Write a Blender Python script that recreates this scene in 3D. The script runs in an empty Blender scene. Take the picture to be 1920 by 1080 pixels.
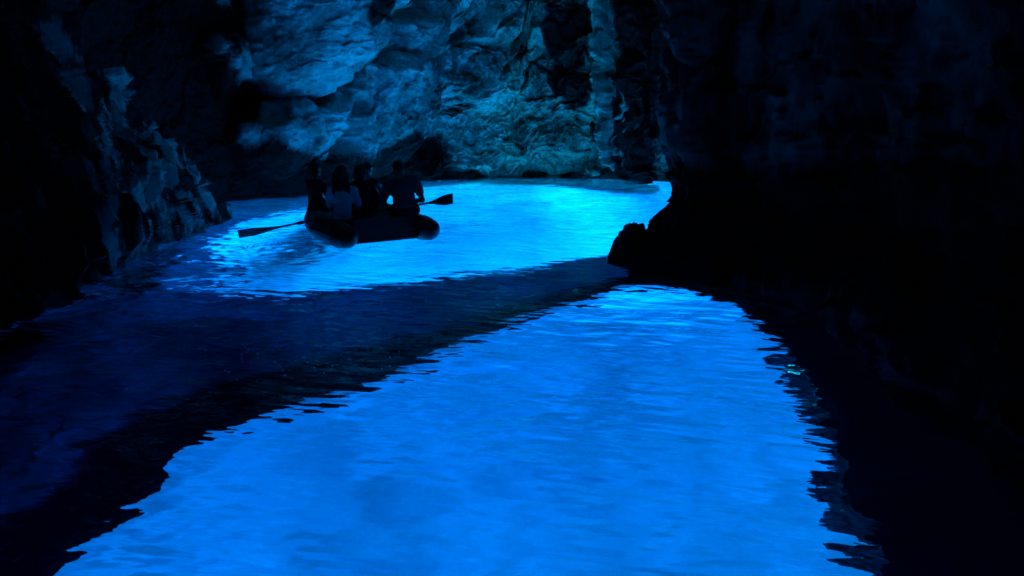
import bpy, bmesh, math, random
import numpy as np
from mathutils import Vector, Matrix

scene = bpy.context.scene
COL = scene.collection
# ---------------------------------------------------------------- camera, sky, sun, exposure
cam_d = bpy.data.cameras.new('camera')
cam = bpy.data.objects.new('camera', cam_d)
COL.objects.link(cam)
cam.location = (0, 0, 2.1)
cam.rotation_euler = (math.radians(90 - 12.53), 0, 0)
cam_d.sensor_width = 36
cam_d.lens = 28.26
cam_d.clip_start = 0.05
cam_d.clip_end = 2000
scene.camera = cam

SUN_EL, SUN_AZ = 15.0, 110.0            # degrees; azimuth clockwise from +Y: the sun stands to the right of the cave
world = bpy.data.worlds.new('World')
scene.world = world
world.use_nodes = True
wn = world.node_tree
bg = wn.nodes['Background']
sky = wn.nodes.new('ShaderNodeTexSky')
sky.sky_type = 'NISHITA'
sky.sun_disc = False
sky.sun_elevation = math.radians(SUN_EL)
sky.sun_rotation = math.radians(SUN_AZ)
wn.links.new(sky.outputs[0], bg.inputs[0])
bg.inputs[1].default_value = 0.1

sun_d = bpy.data.lights.new('sun', 'SUN')
sun = bpy.data.objects.new('sun', sun_d)
COL.objects.link(sun)
sun_d.energy = 5.0
sun_d.angle = math.radians(0.5)
sun_d.color = (1.0, 0.96, 0.9)
_e, _a = math.radians(SUN_EL), math.radians(SUN_AZ)
sdir = Vector((math.cos(_e) * math.sin(_a), math.cos(_e) * math.cos(_a), math.sin(_e)))
sun.rotation_euler = sdir.to_track_quat('Z', 'Y').to_euler()
sun.location = (40, 10, 20)

vs = scene.view_settings
vs.view_transform = 'Standard'
vs.look = 'None'
vs.exposure = 3.18
vs.gamma = 1.0
vs.use_curve_mapping = False
cy = scene.cycles
cy.max_bounces = 14
cy.diffuse_bounces = 5
cy.glossy_bounces = 4
cy.transmission_bounces = 8
cy.transparent_max_bounces = 12
cy.volume_bounces = 0
cy.caustics_refractive = True
cy.caustics_reflective = True
cy.sample_clamp_indirect = 4.0
cy.blur_glossy = 0.3
cy.use_denoising = True
try:
    cy.denoiser = 'OPENIMAGEDENOISE'
    cy.denoising_input_passes = 'RGB_ALBEDO_NORMAL'
except Exception:
    pass
cy.use_adaptive_sampling = False

# ---------------------------------------------------------------- helpers: noise
def _hash(ix, iy, iz, seed):
    h = (ix.astype(np.int64) * 374761393 + iy.astype(np.int64) * 668265263 + iz.astype(np.int64) * 2147483647 + seed * 1274126177) & 0xffffffff
    h = ((h ^ (h >> 13)) * 1274126177) & 0xffffffff
    h = ((h ^ (h >> 16)) * 2246822519) & 0xffffffff
    return ((h ^ (h >> 15)) & 0xffffff) / float(0xffffff)

def vnoise(p, seed=0):
    """smooth value noise in -1..1 on points (N,3)"""
    i = np.floor(p).astype(np.int64)
    f = p - i
    w = f * f * f * (f * (f * 6 - 15) + 10)
    r = np.zeros(len(p))
    for dx in (0, 1):
        for dy in (0, 1):
            for dz in (0, 1):
                g = _hash(i[:, 0] + dx, i[:, 1] + dy, i[:, 2] + dz, seed)
                r += g * (w[:, 0] if dx else 1 - w[:, 0]) * (w[:, 1] if dy else 1 - w[:, 1]) * (w[:, 2] if dz else 1 - w[:, 2])
    return r * 2 - 1

def fbm(p, octaves=5, seed=0, gain=0.5, lac=2.03):
    a, s, r = 1.0, 1.0, np.zeros(len(p))
    for o in range(octaves):
        r += a * vnoise(p * s + o * 17.3, seed + o)
        a *= gain
        s *= lac
    return r

def ridged(p, octaves=5, seed=0, gain=0.5, lac=2.1):
    a, s, r = 1.0, 1.0, np.zeros(len(p))
    for o in range(octaves):
        r += a * (1 - 2.2 * np.abs(vnoise(p * s + o * 11.7, seed + o)))
        a *= gain
        s *= lac
    return r

def worley(p, seed=0):
    i = np.floor(p).astype(np.int64)
    f1 = np.full(len(p), 9.0)
    f2 = np.full(len(p), 9.0)
    val = np.zeros(len(p))
    for dx in (-1, 0, 1):
        for dy in (-1, 0, 1):
            for dz in (-1, 0, 1):
                cx, cy_, cz = i[:, 0] + dx, i[:, 1] + dy, i[:, 2] + dz
                q = np.stack([cx + _hash(cx, cy_, cz, seed), cy_ + _hash(cx, cy_, cz, seed + 7), cz + _hash(cx, cy_, cz, seed + 13)], 1)
                d = np.sqrt(((p - q) ** 2).sum(1))
                c = d < f1
                f2 = np.where(c, f1, np.minimum(f2, d))
                val = np.where(c, _hash(cx, cy_, cz, seed + 21), val)
                f1 = np.where(c, d, f1)
    return f1, f2, val

def facets(p, seed=0):
    """broken rock: every Voronoi cell is a plane of its own height and tilt"""
    i = np.floor(p).astype(np.int64)
    f1 = np.full(len(p), 9.0)
    out = np.zeros(len(p))
    for dx in (-1, 0, 1):
        for dy in (-1, 0, 1):
            for dz in (-1, 0, 1):
                cx, cy_, cz = i[:, 0] + dx, i[:, 1] + dy, i[:, 2] + dz
                q = np.stack([cx + _hash(cx, cy_, cz, seed), cy_ + _hash(cx, cy_, cz, seed + 7), cz + _hash(cx, cy_, cz, seed + 13)], 1)
                r = p - q
                d = (r ** 2).sum(1)
                c = d < f1
                h = _hash(cx, cy_, cz, seed + 21) - 0.5
                g1, g2, g3 = [_hash(cx, cy_, cz, seed + k) * 2 - 1 for k in (31, 43, 57)]
                out = np.where(c, h + 0.9 * (g1 * r[:, 0] + g2 * r[:, 1] + g3 * r[:, 2]), out)
                f1 = np.where(c, d, f1)
    return out

def sstep(a, b, x):
    t = np.clip((x - a) / (b - a), 0, 1)
    return t * t * (3 - 2 * t)

# ---------------------------------------------------------------- helpers: meshes and objects
def link(name, me, mat=None, parent=None):
    o = bpy.data.objects.new(name, me)
    COL.objects.link(o)
    if mat is not None and me is not None and not me.materials:
        me.materials.append(mat)
    if parent is not None:
        o.parent = parent
    return o

def tag(o, label=None, cat=None, group=None, kind=None):
    if label: o['label'] = label
    if cat: o['category'] = cat
    if group: o['group'] = group
    if kind: o['kind'] = kind
    return o

def grid_mesh(name, P, flip=False, smooth=True, attrs=None, close_u=False):
    """P: (nu, nv, 3) grid of points"""
    nu, nv = P.shape[:2]
    me = bpy.data.meshes.new(name)
    idx = np.arange(nu * nv).reshape(nu, nv)
    if close_u:
        idx = np.concatenate([idx, idx[:1]], 0)
    q = np.stack([idx[:-1, :-1], idx[1:, :-1], idx[1:, 1:], idx[:-1, 1:]], -1).reshape(-1, 4)
    if flip:
        q = q[:, ::-1]
    me.vertices.add(P.shape[0] * nv)
    me.vertices.foreach_set('co', np.ascontiguousarray(P, np.float32).ravel())
    me.loops.add(q.size)
    me.loops.foreach_set('vertex_index', q.astype(np.int32).ravel())
    me.polygons.add(len(q))
    me.polygons.foreach_set('loop_start', np.arange(0, q.size, 4, dtype=np.int32))
    me.update(calc_edges=True)
    if smooth:
        me.polygons.foreach_set('use_smooth', np.ones(len(me.polygons), bool))
    for k, v in (attrs or {}).items():
        a = me.attributes.new(k, 'FLOAT', 'POINT')
        a.data.foreach_set('value', np.asarray(v, np.float32).ravel())
    return me

def resample(pts, n, smooth=True):
    pts = np.array(pts, float)
    if smooth:                                    # Catmull-Rom
        P = np.vstack([2 * pts[0] - pts[1], pts, 2 * pts[-1] - pts[-2]])
        out = []
        for k in range(1, len(P) - 2):
            t = np.linspace(0, 1, 40, endpoint=False)[:, None]
            a, b, c, d = P[k - 1], P[k], P[k + 1], P[k + 2]
            out.append(0.5 * (2 * b + (c - a) * t + (2 * a - 5 * b + 4 * c - d) * t ** 2 + (3 * b - a - 3 * c + d) * t ** 3))
        pts = np.vstack(out + [pts[-1:]])
    s = np.concatenate([[0], np.cumsum(np.linalg.norm(np.diff(pts, axis=0), axis=1))])
    t = np.linspace(0, s[-1], n)
    return np.stack([np.interp(t, s, pts[:, k]) for k in range(pts.shape[1])], 1)

def mat_new(name):
    m = bpy.data.materials.new(name)
    m.use_nodes = True
    nt = m.node_tree
    nt.nodes.clear()
    out = nt.nodes.new('ShaderNodeOutputMaterial')
    return m, nt, out

def N(nt, t, **kw):
    n = nt.nodes.new(t)
    for k, v in kw.items():
        setattr(n, k, v)
    return n

def simple_mat(name, col, rough=0.6, spec=0.5, vary=0.25, scale=20, bump=0.0):
    m, nt, out = mat_new(name)
    b = N(nt, 'ShaderNodeBsdfPrincipled')
    b.inputs['Roughness'].default_value = rough
    b.inputs['Specular IOR Level'].default_value = spec
    tc = N(nt, 'ShaderNodeTexCoord')
    no = N(nt, 'ShaderNodeTexNoise')
    no.inputs['Scale'].default_value = scale
    no.inputs['Detail'].default_value = 4
    nt.links.new(tc.outputs['Object'], no.inputs['Vector'])
    rp = N(nt, 'ShaderNodeValToRGB')
    rp.color_ramp.elements[0].position = 0.3
    rp.color_ramp.elements[1].position = 0.7
    rp.color_ramp.elements[0].color = tuple(c * (1 - vary) for c in col) + (1,)
    rp.color_ramp.elements[1].color = tuple(min(1, c * (1 + vary)) for c in col) + (1,)
    nt.links.new(no.outputs['Fac'], rp.inputs['Fac'])
    nt.links.new(rp.outputs['Color'], b.inputs['Base Color'])
    if bump:
        bp = N(nt, 'ShaderNodeBump')
        bp.inputs['Strength'].default_value = bump
        bp.inputs['Distance'].default_value = 0.02
        nt.links.new(no.outputs['Fac'], bp.inputs['Height'])
        nt.links.new(bp.outputs[0], b.inputs['Normal'])
    nt.links.new(b.outputs[0], out.inputs[0])
    return m

def rock_mat(name, pale, dark, algae_shade, bump=0.5, scale=1.0, rough=0.62, stretch=None, spec=0.3, lo=0.36, hi=0.62):
    """pale and dark stone mixed by noise; the 'algae' mesh attribute paints shade and dark tide growth over it"""
    m, nt, out = mat_new(name)
    L = nt.links.new
    b = N(nt, 'ShaderNodeBsdfPrincipled')
    b.inputs['Roughness'].default_value = rough
    b.inputs['Specular IOR Level'].default_value = spec
    geo = N(nt, 'ShaderNodeNewGeometry')
    src = geo.outputs['Position']
    if stretch:
        mp = N(nt, 'ShaderNodeMapping')
        mp.inputs['Scale'].default_value = stretch
        mp.inputs['Rotation'].default_value = (-0.45, 0, 0)
        L(src, mp.inputs[0])
        src = mp.outputs[0]
    def noise(sc, det=6, rgh=0.6):
        n = N(nt, 'ShaderNodeTexNoise')
        n.inputs['Scale'].default_value = sc
        n.inputs['Detail'].default_value = det
        n.inputs['Roughness'].default_value = rgh
        L(src, n.inputs['Vector'])
        return n
    n1, n2, n3 = noise(0.9 * scale, 8), noise(9 * scale, 6, 0.7), noise(34 * scale, 4, 0.7)
    mx = N(nt, 'ShaderNodeMix', data_type='RGBA')
    r1 = N(nt, 'ShaderNodeMapRange')
    r1.inputs['From Min'].default_value = lo
    r1.inputs['From Max'].default_value = hi
    L(n1.outputs['Fac'], r1.inputs['Value'])
    L(r1.outputs[0], mx.inputs['Factor'])
    mx.inputs['A'].default_value = dark + (1,)
    mx.inputs['B'].default_value = pale + (1,)
    m2 = N(nt, 'ShaderNodeMix', data_type='RGBA', blend_type='MULTIPLY')
    m2.inputs['Factor'].default_value = 0.8
    r2 = N(nt, 'ShaderNodeValToRGB')
    r2.color_ramp.elements[0].position = 0.35
    r2.color_ramp.elements[0].color = (0.45, 0.45, 0.45, 1)
    r2.color_ramp.elements[1].position = 0.6
    L(n2.outputs['Fac'], r2.inputs['Fac'])
    L(mx.outputs['Result'], m2.inputs['A'])
    L(r2.outputs['Color'], m2.inputs['B'])
    at = N(nt, 'ShaderNodeAttribute', attribute_name='algae_shade')
    # break the border of the painted dark up with noise
    ad = N(nt, 'ShaderNodeMath', operation='MULTIPLY_ADD')
    L(n2.outputs['Fac'], ad.inputs[0])
    ad.inputs[1].default_value = 0.9
    ad.inputs[2].default_value = -0.45
    a2 = N(nt, 'ShaderNodeMath', operation='ADD', use_clamp=True)
    L(ad.outputs[0], a2.inputs[0])
    L(at.outputs['Fac'], a2.inputs[1])
    a3 = N(nt, 'ShaderNodeMapRange', interpolation_type='SMOOTHSTEP')
    a3.inputs['From Min'].default_value = 0.25
    a3.inputs['From Max'].default_value = 0.75
    L(a2.outputs[0], a3.inputs['Value'])
    m3 = N(nt, 'ShaderNodeMix', data_type='RGBA')
    L(a3.outputs[0], m3.inputs['Factor'])
    ag = N(nt, 'ShaderNodeAttribute', attribute_name='green')
    mg = N(nt, 'ShaderNodeMix', data_type='RGBA', blend_type='MULTIPLY')
    L(ag.outputs['Fac'], mg.inputs['Factor'])
    L(m2.outputs['Result'], mg.inputs['A'])
    mg.inputs['B'].default_value = (0.9, 1.0, 0.80, 1)
    L(mg.outputs['Result'], m3.inputs['A'])
    m3.inputs['B'].default_value = algae_shade + (1,)
    L(m3.outputs['Result'], b.inputs['Base Color'])
    sm = N(nt, 'ShaderNodeMath', operation='MULTIPLY_ADD')
    L(n3.outputs['Fac'], sm.inputs[0])
    sm.inputs[1].default_value = 0.35
    L(n2.outputs['Fac'], sm.inputs[2])
    bp = N(nt, 'ShaderNodeBump')
    bp.inputs['Strength'].default_value = bump
    bp.inputs['Distance'].default_value = 0.06
    L(sm.outputs[0], bp.inputs['Height'])
    L(bp.outputs[0], b.inputs['Normal'])
    L(b.outputs[0], out.inputs[0])
    return m

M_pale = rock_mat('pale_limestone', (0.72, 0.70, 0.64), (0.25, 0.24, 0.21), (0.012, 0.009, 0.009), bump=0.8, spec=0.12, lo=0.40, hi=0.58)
M_dark = rock_mat('shade_dark_rock', (0.020, 0.013, 0.011), (0.009, 0.006, 0.006), (0.006, 0.004, 0.004), bump=0.5, spec=0.06)  # near-black, standing in for the shade on the unlit walls
M_left = rock_mat('lit_streak_rock', (0.66, 0.66, 0.54), (0.035, 0.028, 0.026), (0.012, 0.008, 0.008), bump=0.8, stretch=(3.0, 2.6, 0.6), spec=0.15, lo=0.45, hi=0.53)  # pale streaks stand in for the fin's lit facets
M_jamb = rock_mat('shade_streaked_rock', (0.24, 0.19, 0.215), (0.020, 0.013, 0.016), (0.006, 0.004, 0.004), bump=0.5, stretch=(1.3, 1.3, 0.4), spec=0.06, lo=0.44, hi=0.64)  # near-black base stands in for the shade on the jamb
M_hull = simple_mat('headland_rock', (0.3, 0.28, 0.25), 0.9, 0.2, 0.3, 0.4)
M_reef = rock_mat('glow_tint_reef', (0.50, 0.43, 0.60), (0.16, 0.11, 0.21), (0.022, 0.009, 0.024), bump=0.5, spec=0.05, scale=0.8)  # pale blue-violet stands in for the navy glow of the water above

# ---------------------------------------------------------------- seabed
def seabed_z(x, y):
    far = sstep(12.5, 15, y)
    z = np.full(x.shape, -4.5)
    z = z + 1.12 * sstep(4.0, 0.6, x) * far                              # bank rising from the opening, added to catch sun and brighten the pool
    z = z + 1.1 * sstep(18, 27, y)  # back slope raised to face the sun
    z = z - 0.35 * sstep(-3.4, -5.2, x) * far
    z = z + 0.75 * sstep(-5.0, -7.6, x) * far                           # bank under the left wall, added to catch the sun
    z = z + 0.8 * sstep(-7.0, -9.5, x) * sstep(9, 12, y)                # banked up along the left, shaped to catch the sun
    return np.minimum(z, -0.9)

xs = np.unique(np.concatenate([np.linspace(-30, -12, 10), np.linspace(-12, 10, 150), np.linspace(10, 70, 40)]))
ys = np.unique(np.concatenate([np.linspace(-40, -4, 14), np.linspace(-4, 30, 200), np.linspace(30, 80, 18)]))
X, Y = np.meshgrid(xs, ys, indexing='ij')
pp = np.stack([X.ravel(), Y.ravel(), np.zeros(X.size)], 1)
Z = seabed_z(X, Y) + (0.055 * fbm(pp * 0.35, 3, 3)).reshape(X.shape) + (0.012 * fbm(pp * 2.2, 3, 5)).reshape(X.shape)
def sand_mat():
    m, nt, out = mat_new('seabed_sand')
    L = nt.links.new
    b = N(nt, 'ShaderNodeBsdfPrincipled')
    b.inputs['Roughness'].default_value = 0.95
    b.inputs['Specular IOR Level'].default_value = 0.1
    geo = N(nt, 'ShaderNodeNewGeometry')
    n = N(nt, 'ShaderNodeTexNoise')
    n.inputs['Scale'].default_value = 1.1
    n.inputs['Detail'].default_value = 6
    L(geo.outputs['Position'], n.inputs['Vector'])
    at = N(nt, 'ShaderNodeAttribute', attribute_name='white')
    mx = N(nt, 'ShaderNodeMix', data_type='RGBA')
    L(at.outputs['Fac'], mx.inputs['Factor'])
    mx.inputs['A'].default_value = (0.45, 0.43, 0.38, 1)      # near bed greyed so the far pool looks more brightly lit
    mx.inputs['B'].default_value = (0.84, 0.82, 0.77, 1)      # white sand
    rp = N(nt, 'ShaderNodeValToRGB')
    rp.color_ramp.elements[0].position = 0.3
    rp.color_ramp.elements[0].color = (0.66, 0.66, 0.66, 1)
    rp.color_ramp.elements[1].position = 0.65
    L(n.outputs['Fac'], rp.inputs['Fac'])
    m2 = N(nt, 'ShaderNodeMix', data_type='RGBA', blend_type='MULTIPLY')
    m2.inputs['Factor'].default_value = 1
    L(mx.outputs['Result'], m2.inputs['A'])
    L(rp.outputs['Color'], m2.inputs['B'])
    L(m2.outputs['Result'], b.inputs['Base Color'])
    L(b.outputs[0], out.inputs[0])
    return m
M_sand = sand_mat()
seabed = tag(link('seabed', grid_mesh('seabed', np.stack([X, Y, Z], -1), flip=False, attrs={'white': sstep(12.5, 15, Y)}), M_sand), kind='structure')  # whiter bed beyond the reef, to brighten the far pool

# ---------------------------------------------------------------- water
def make_water():
    xs = np.unique(np.concatenate([np.linspace(-29, -9, 8), np.linspace(-9, 6.5, 330), np.linspace(6.5, 69, 30)]))
    ya = [-39, -25, -12, -4, 0, 1]
    ya += list(np.linspace(2, 8, 170)) + list(np.linspace(8, 16, 150)) + list(np.linspace(16, 27, 90)) + [30, 40, 60, 79]
    ys = np.unique(np.array(ya, float))
    X, Y = np.meshgrid(xs, ys, indexing='ij')
    p = np.stack([X.ravel(), Y.ravel(), np.zeros(X.size)], 1)
    z = 0.018 * vnoise(p * [0.8, 1.5, 1], 31) + 0.014 * vnoise(p * [0.45, 0.8, 1] + 4, 32) + 0.011 * vnoise(p * [1.9, 3.4, 1], 33) + 0.003 * vnoise(p * [4.0, 6.5, 1], 34)
    # rings spreading from the dripping oar and the boat
    for cx, cy_, am, wl, dec in [(-4.35, 11.9, 0.010, 0.26, 0.8), (-3.7, 12.2, 0.008, 0.21, 0.7), (-3.0, 11.9, 0.007, 0.30, 0.9), (-5.3, 11.2, 0.012, 0.34, 1.0), (-5.1, 8.7, 0.012, 0.30, 0.9)]:
        r = np.hypot(p[:, 0] - cx, p[:, 1] - cy_) + 0.12 * vnoise(p * 2.2, 39)
        z = z + am * np.sin(2 * math.pi * r / wl) * np.exp(-r / dec)
    inside = (X.ravel() > -9) & (X.ravel() < 6.5) & (Y.ravel() > 1) & (Y.ravel() < 27)
    z = np.where(inside, z, 0)
    n0 = X.size
    nx, ny = X.shape
    idx = np.arange(n0).reshape(nx, ny)
    V = np.concatenate([np.stack([X.ravel(), Y.ravel(), z], 1), np.stack([X.ravel(), Y.ravel(), np.full(n0, -9.0)], 1)[[0]]])[:n0]
    f = np.stack([idx[:-1, :-1], idx[1:, :-1], idx[1:, 1:], idx[:-1, 1:]], -1).reshape(-1, 4).tolist()
    loop = list(idx[:, 0]) + list(idx[-1, 1:]) + list(idx[-2::-1, -1]) + list(idx[0, -2:0:-1])
    base = n0
    low = V[loop].copy()
    low[:, 2] = -9
    V = np.concatenate([V, low])
    k = len(loop)
    for i in range(k):
        j = (i + 1) % k
        f.append([loop[j], loop[i], base + i, base + j])
    f.append([base + i for i in range(k)][::-1])
    me = bpy.data.meshes.new('water')
    me.from_pydata(V.tolist(), [], [list(map(int, q)) for q in f])
    me.update()
    sm = np.zeros(len(me.polygons), bool)
    sm[:(nx - 1) * (ny - 1)] = True
    me.polygons.foreach_set('use_smooth', sm)
    return me

def water_mat():
    m, nt, out = mat_new('sea_water')
    L = nt.links.new
    geo = N(nt, 'ShaderNodeNewGeometry')
    sep = N(nt, 'ShaderNodeSeparateXYZ')
    L(geo.outputs['Position'], sep.inputs[0])
    # ripples: layers of noise drawn out along the crests, each turned its own way
    def noise(sx, sy, det, w):
        rt = N(nt, 'ShaderNodeVectorRotate', rotation_type='Z_AXIS')
        rt.inputs['Angle'].default_value = w
        mp = N(nt, 'ShaderNodeMapping')
        mp.inputs['Scale'].default_value = (sx, sy, 1)
        n = N(nt, 'ShaderNodeTexNoise')
        n.inputs['Scale'].default_value = 1
        n.inputs['Detail'].default_value = det
        L(geo.outputs['Position'], rt.inputs['Vector'])
        L(rt.outputs[0], mp.inputs[0])
        L(mp.outputs[0], n.inputs['Vector'])
        return n
    prev = None
    for sx, sy, det, w, wt in ((1.3, 3.0, 1.0, 0.2, 1.0), (2.0, 6.0, 1.0, 0.28, 0.85), (2.4, 5.2, 0.5, -0.75, 0.55), (5.0, 13.0, 1.5, 0.1, 0.24)):
        n = noise(sx, sy, det, w)
        ma = N(nt, 'ShaderNodeMath', operation='MULTIPLY_ADD')
        L(n.outputs['Fac'], ma.inputs[0])
        ma.inputs[1].default_value = wt
        if prev is None:
            ma.inputs[2].default_value = 0
        else:
            L(prev, ma.inputs[2])
        prev = ma.outputs[0]
    bp = N(nt, 'ShaderNodeBump')
    bp.inputs['Strength'].default_value = 1.0
    bp.inputs['Distance'].default_value = 0.055
    gust = noise(0.35, 0.5, 2, 0.6)                        # calmer and choppier patches
    gm = N(nt, 'ShaderNodeMapRange')
    gm.inputs['From Min'].default_value = 0.35
    gm.inputs['From Max'].default_value = 0.65
    gm.inputs['To Min'].default_value = 0.35
    gm.inputs['To Max'].default_value = 1.0
    L(gust.outputs['Fac'], gm.inputs['Value'])
    L(gm.outputs[0], bp.inputs['Strength'])
    L(prev, bp.inputs['Height'])
    glass = N(nt, 'ShaderNodeBsdfGlass')
    glass.inputs['IOR'].default_value = 1.333
    glass.inputs['Roughness'].default_value = 0.0
    L(bp.outputs[0], glass.inputs['Normal'])
    # open sea outside the headland: daylight enters through the surface
    tr = N(nt, 'ShaderNodeBsdfTransparent')
    gl = N(nt, 'ShaderNodeBsdfGlossy')
    gl.inputs['Roughness'].default_value = 0.1
    fr = N(nt, 'ShaderNodeMixShader')
    fr.inputs[0].default_value = 0.08
    L(tr.outputs[0], fr.inputs[1]); L(gl.outputs[0], fr.inputs[2])
    gt = N(nt, 'ShaderNodeMath', operation='GREATER_THAN')
    L(sep.outputs['X'], gt.inputs[0])
    gt.inputs[1].default_value = 5.5
    mx = N(nt, 'ShaderNodeMixShader')
    L(gt.outputs[0], mx.inputs[0]); L(glass.outputs[0], mx.inputs[1]); L(fr.outputs[0], mx.inputs[2])
    L(mx.outputs[0], out.inputs['Surface'])
    va = N(nt, 'ShaderNodeVolumeAbsorption')
    va.inputs['Color'].default_value = (0.0, 0.834, 0.970, 1)
    va.inputs['Density'].default_value = 0.55
    L(va.outputs[0], out.inputs['Volume'])
    return m
water = tag(link('water', make_water(), water_mat()), kind='structure')

# ---------------------------------------------------------------- headland: the outer shell of rock that keeps daylight out above the waterline
HX = 6.1
def headland():
    bm = bmesh.new()
    x0, x1, y0, y1 = -16, HX, -12, 34
    def wall(a, b, zb):
        v = [bm.verts.new((a[0], a[1], zb)), bm.verts.new((b[0], b[1], zb)), bm.verts.new((b[0], b[1], 12)), bm.verts.new((a[0], a[1], 12))]
        bm.faces.new(v)
    wall((x0, y0), (x1, y0), -8.5)
    wall((x1, y0), (x1, 11.5), -0.35)
    wall((x1, 11.5), (x1 - 0.5, 11.5), -0.35)
    wall((x1 - 0.5, 11.5), (x1 - 0.5, y1), 0.0)
    wall((x1, y1), (x0, y1), -8.5)
    wall((x0, y1), (x0, y0), -8.5)
    bm.faces.new([bm.verts.new(c) for c in ((x0, y0, 12), (x1, y0, 12), (x1, y1, 12), (x0, y1, 12))])
    me = bpy.data.meshes.new('headland')
    bm.to_mesh(me)
    return me
tag(link('headland', headland(), M_hull), kind='structure')

# ---------------------------------------------------------------- cave walls
def cave_wall(name, path, rows, ns, offset, mat, algae_shade, flip=False):
    """path: plan line at the waterline, cave on its right hand; offset(S, Zg, Pxyz, nrm) -> metres into the cave"""
    c = resample(path, ns)
    t = np.gradient(c, axis=0)
    t /= np.linalg.norm(t, axis=1)[:, None]
    nrm = np.stack([t[:, 1], -t[:, 0]], 1)
    k = 9                                                   # soften normals at corners
    pad = np.pad(nrm, ((k, k), (0, 0)), 'edge')
    nrm = np.stack([np.convolve(pad[:, i], np.ones(2 * k + 1) / (2 * k + 1), 'valid') for i in (0, 1)], 1)
    nrm /= np.linalg.norm(nrm, axis=1)[:, None]
    z = np.unique(np.concatenate([np.linspace(a, b, n) for a, b, n in rows]))
    nz = len(z)
    S, Zg = np.meshgrid(np.arange(ns), z, indexing='ij')
    P = np.stack([c[S, 0], c[S, 1], Zg], -1).reshape(-1, 3)
    n3 = np.stack([nrm[S.ravel(), 0], nrm[S.ravel(), 1], np.zeros(S.size)], 1)
    d = offset(P)
    Q = P + n3 * d[:, None]
    # a little vertical raggedness so ledges overhang
    Q[:, 2] += 0.10 * fbm(P * 1.3, 4, 77)
    al = algae_shade(P, Q)
    gr = sstep(-3.0, 0.5, P[:, 0])                         # green film towards the daylight side
    me = grid_mesh(name, Q.reshape(ns, nz, 3), flip=flip, attrs={'algae_shade': al, 'green': gr})
    return tag(link(name, me, mat), kind='structure')

def dome(P, ax, cx, cz, rx, rz, rot, amp, soft=0.6):
    """rounded boss at (cx, cz) seen along y; ax = array of the horizontal coordinate"""
    a = math.radians(rot)
    u = ax - cx
    w = P[:, 2] - cz
    uu = (u * math.cos(a) + w * math.sin(a)) / rx
    ww = (-u * math.sin(a) + w * math.cos(a)) / rz
    r2 = uu * uu + ww * ww
    return amp * np.clip(1 - r2, 0, None) ** soft

# --- back wall of pale limestone, right round behind the jamb
back_path = [(-9.2, 14.5), (-8.4, 17.6), (-6.9, 19.3), (-5.2, 20.7), (-4.3, 22.8), (-3.1, 24.7), (0, 26.1), (3.2, 25.5), (4.4, 24.4)]
chamber_path = [(2.6, 25.7), (4.0, 24.9), (4.8, 23.9), (5.1, 22.6), (5.3, 19), (5.0, 15.6), (4.1, 13.4), (3.3, 12.3)]
# bosses of smooth limestone: x, z, half width, half height, tilt, depth, roundness of the edge
BOSSES = [(-5.55, 5.6, 1.0, 3.3, -3, 1.5, 0.28), (-4.25, 1.95, 1.15, 1.75, -20, 1.0, 0.35), (-5.95, 1.45, 0.95, 0.9, 8, 0.9, 0.3),
          (-6.85, 3.1, 0.5, 0.85, 0, 0.6, 0.35), (-3.6, 4.4, 0.45, 0.95, -25, 0.7, 0.3), (-2.9, 4.9, 0.55, 1.3, -30, 0.8, 0.3),
          (-1.45, 2.9, 0.75, 0.8, 5, 0.45, 0.25), (-0.6, 4.7, 0.7, 1.5, -48, 0.7, 0.3), (-2.6, 3.1, 0.8, 0.7, 15, 0.45, 0.35), (0.9, 4.4, 0.6, 1.6, -42, 0.6, 0.3),
          (3.0, 1.75, 0.24, 1.6, 4, 0.95, 0.4), (3.15, 4.9, 0.34, 1.5, 3, 0.9, 0.4), (0.3, 1.1, 0.5, 0.9, -35, 0.35, 0.4), (-3.0, 0.3, 0.7, 0.5, 0, 0.35, 0.4)]
HOLLOWS = [(1.75, 0.5, 1.1, 0.42, 10, -0.5, 0.5), (-6.4, 2.35, 0.75, 0.5, -35, -0.8, 0.5), (-1.3, 3.85, 0.8, 0.16, 3, -0.5, 0.5), (2.1, 4.0, 0.4, 1.0, -20, -0.6, 0.5), (-2.15, 4.1, 0.25, 1.1, -25, -0.6, 0.5), (-3.3, 3.2, 0.3, 0.6, -20, -0.5, 0.5)]
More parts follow.
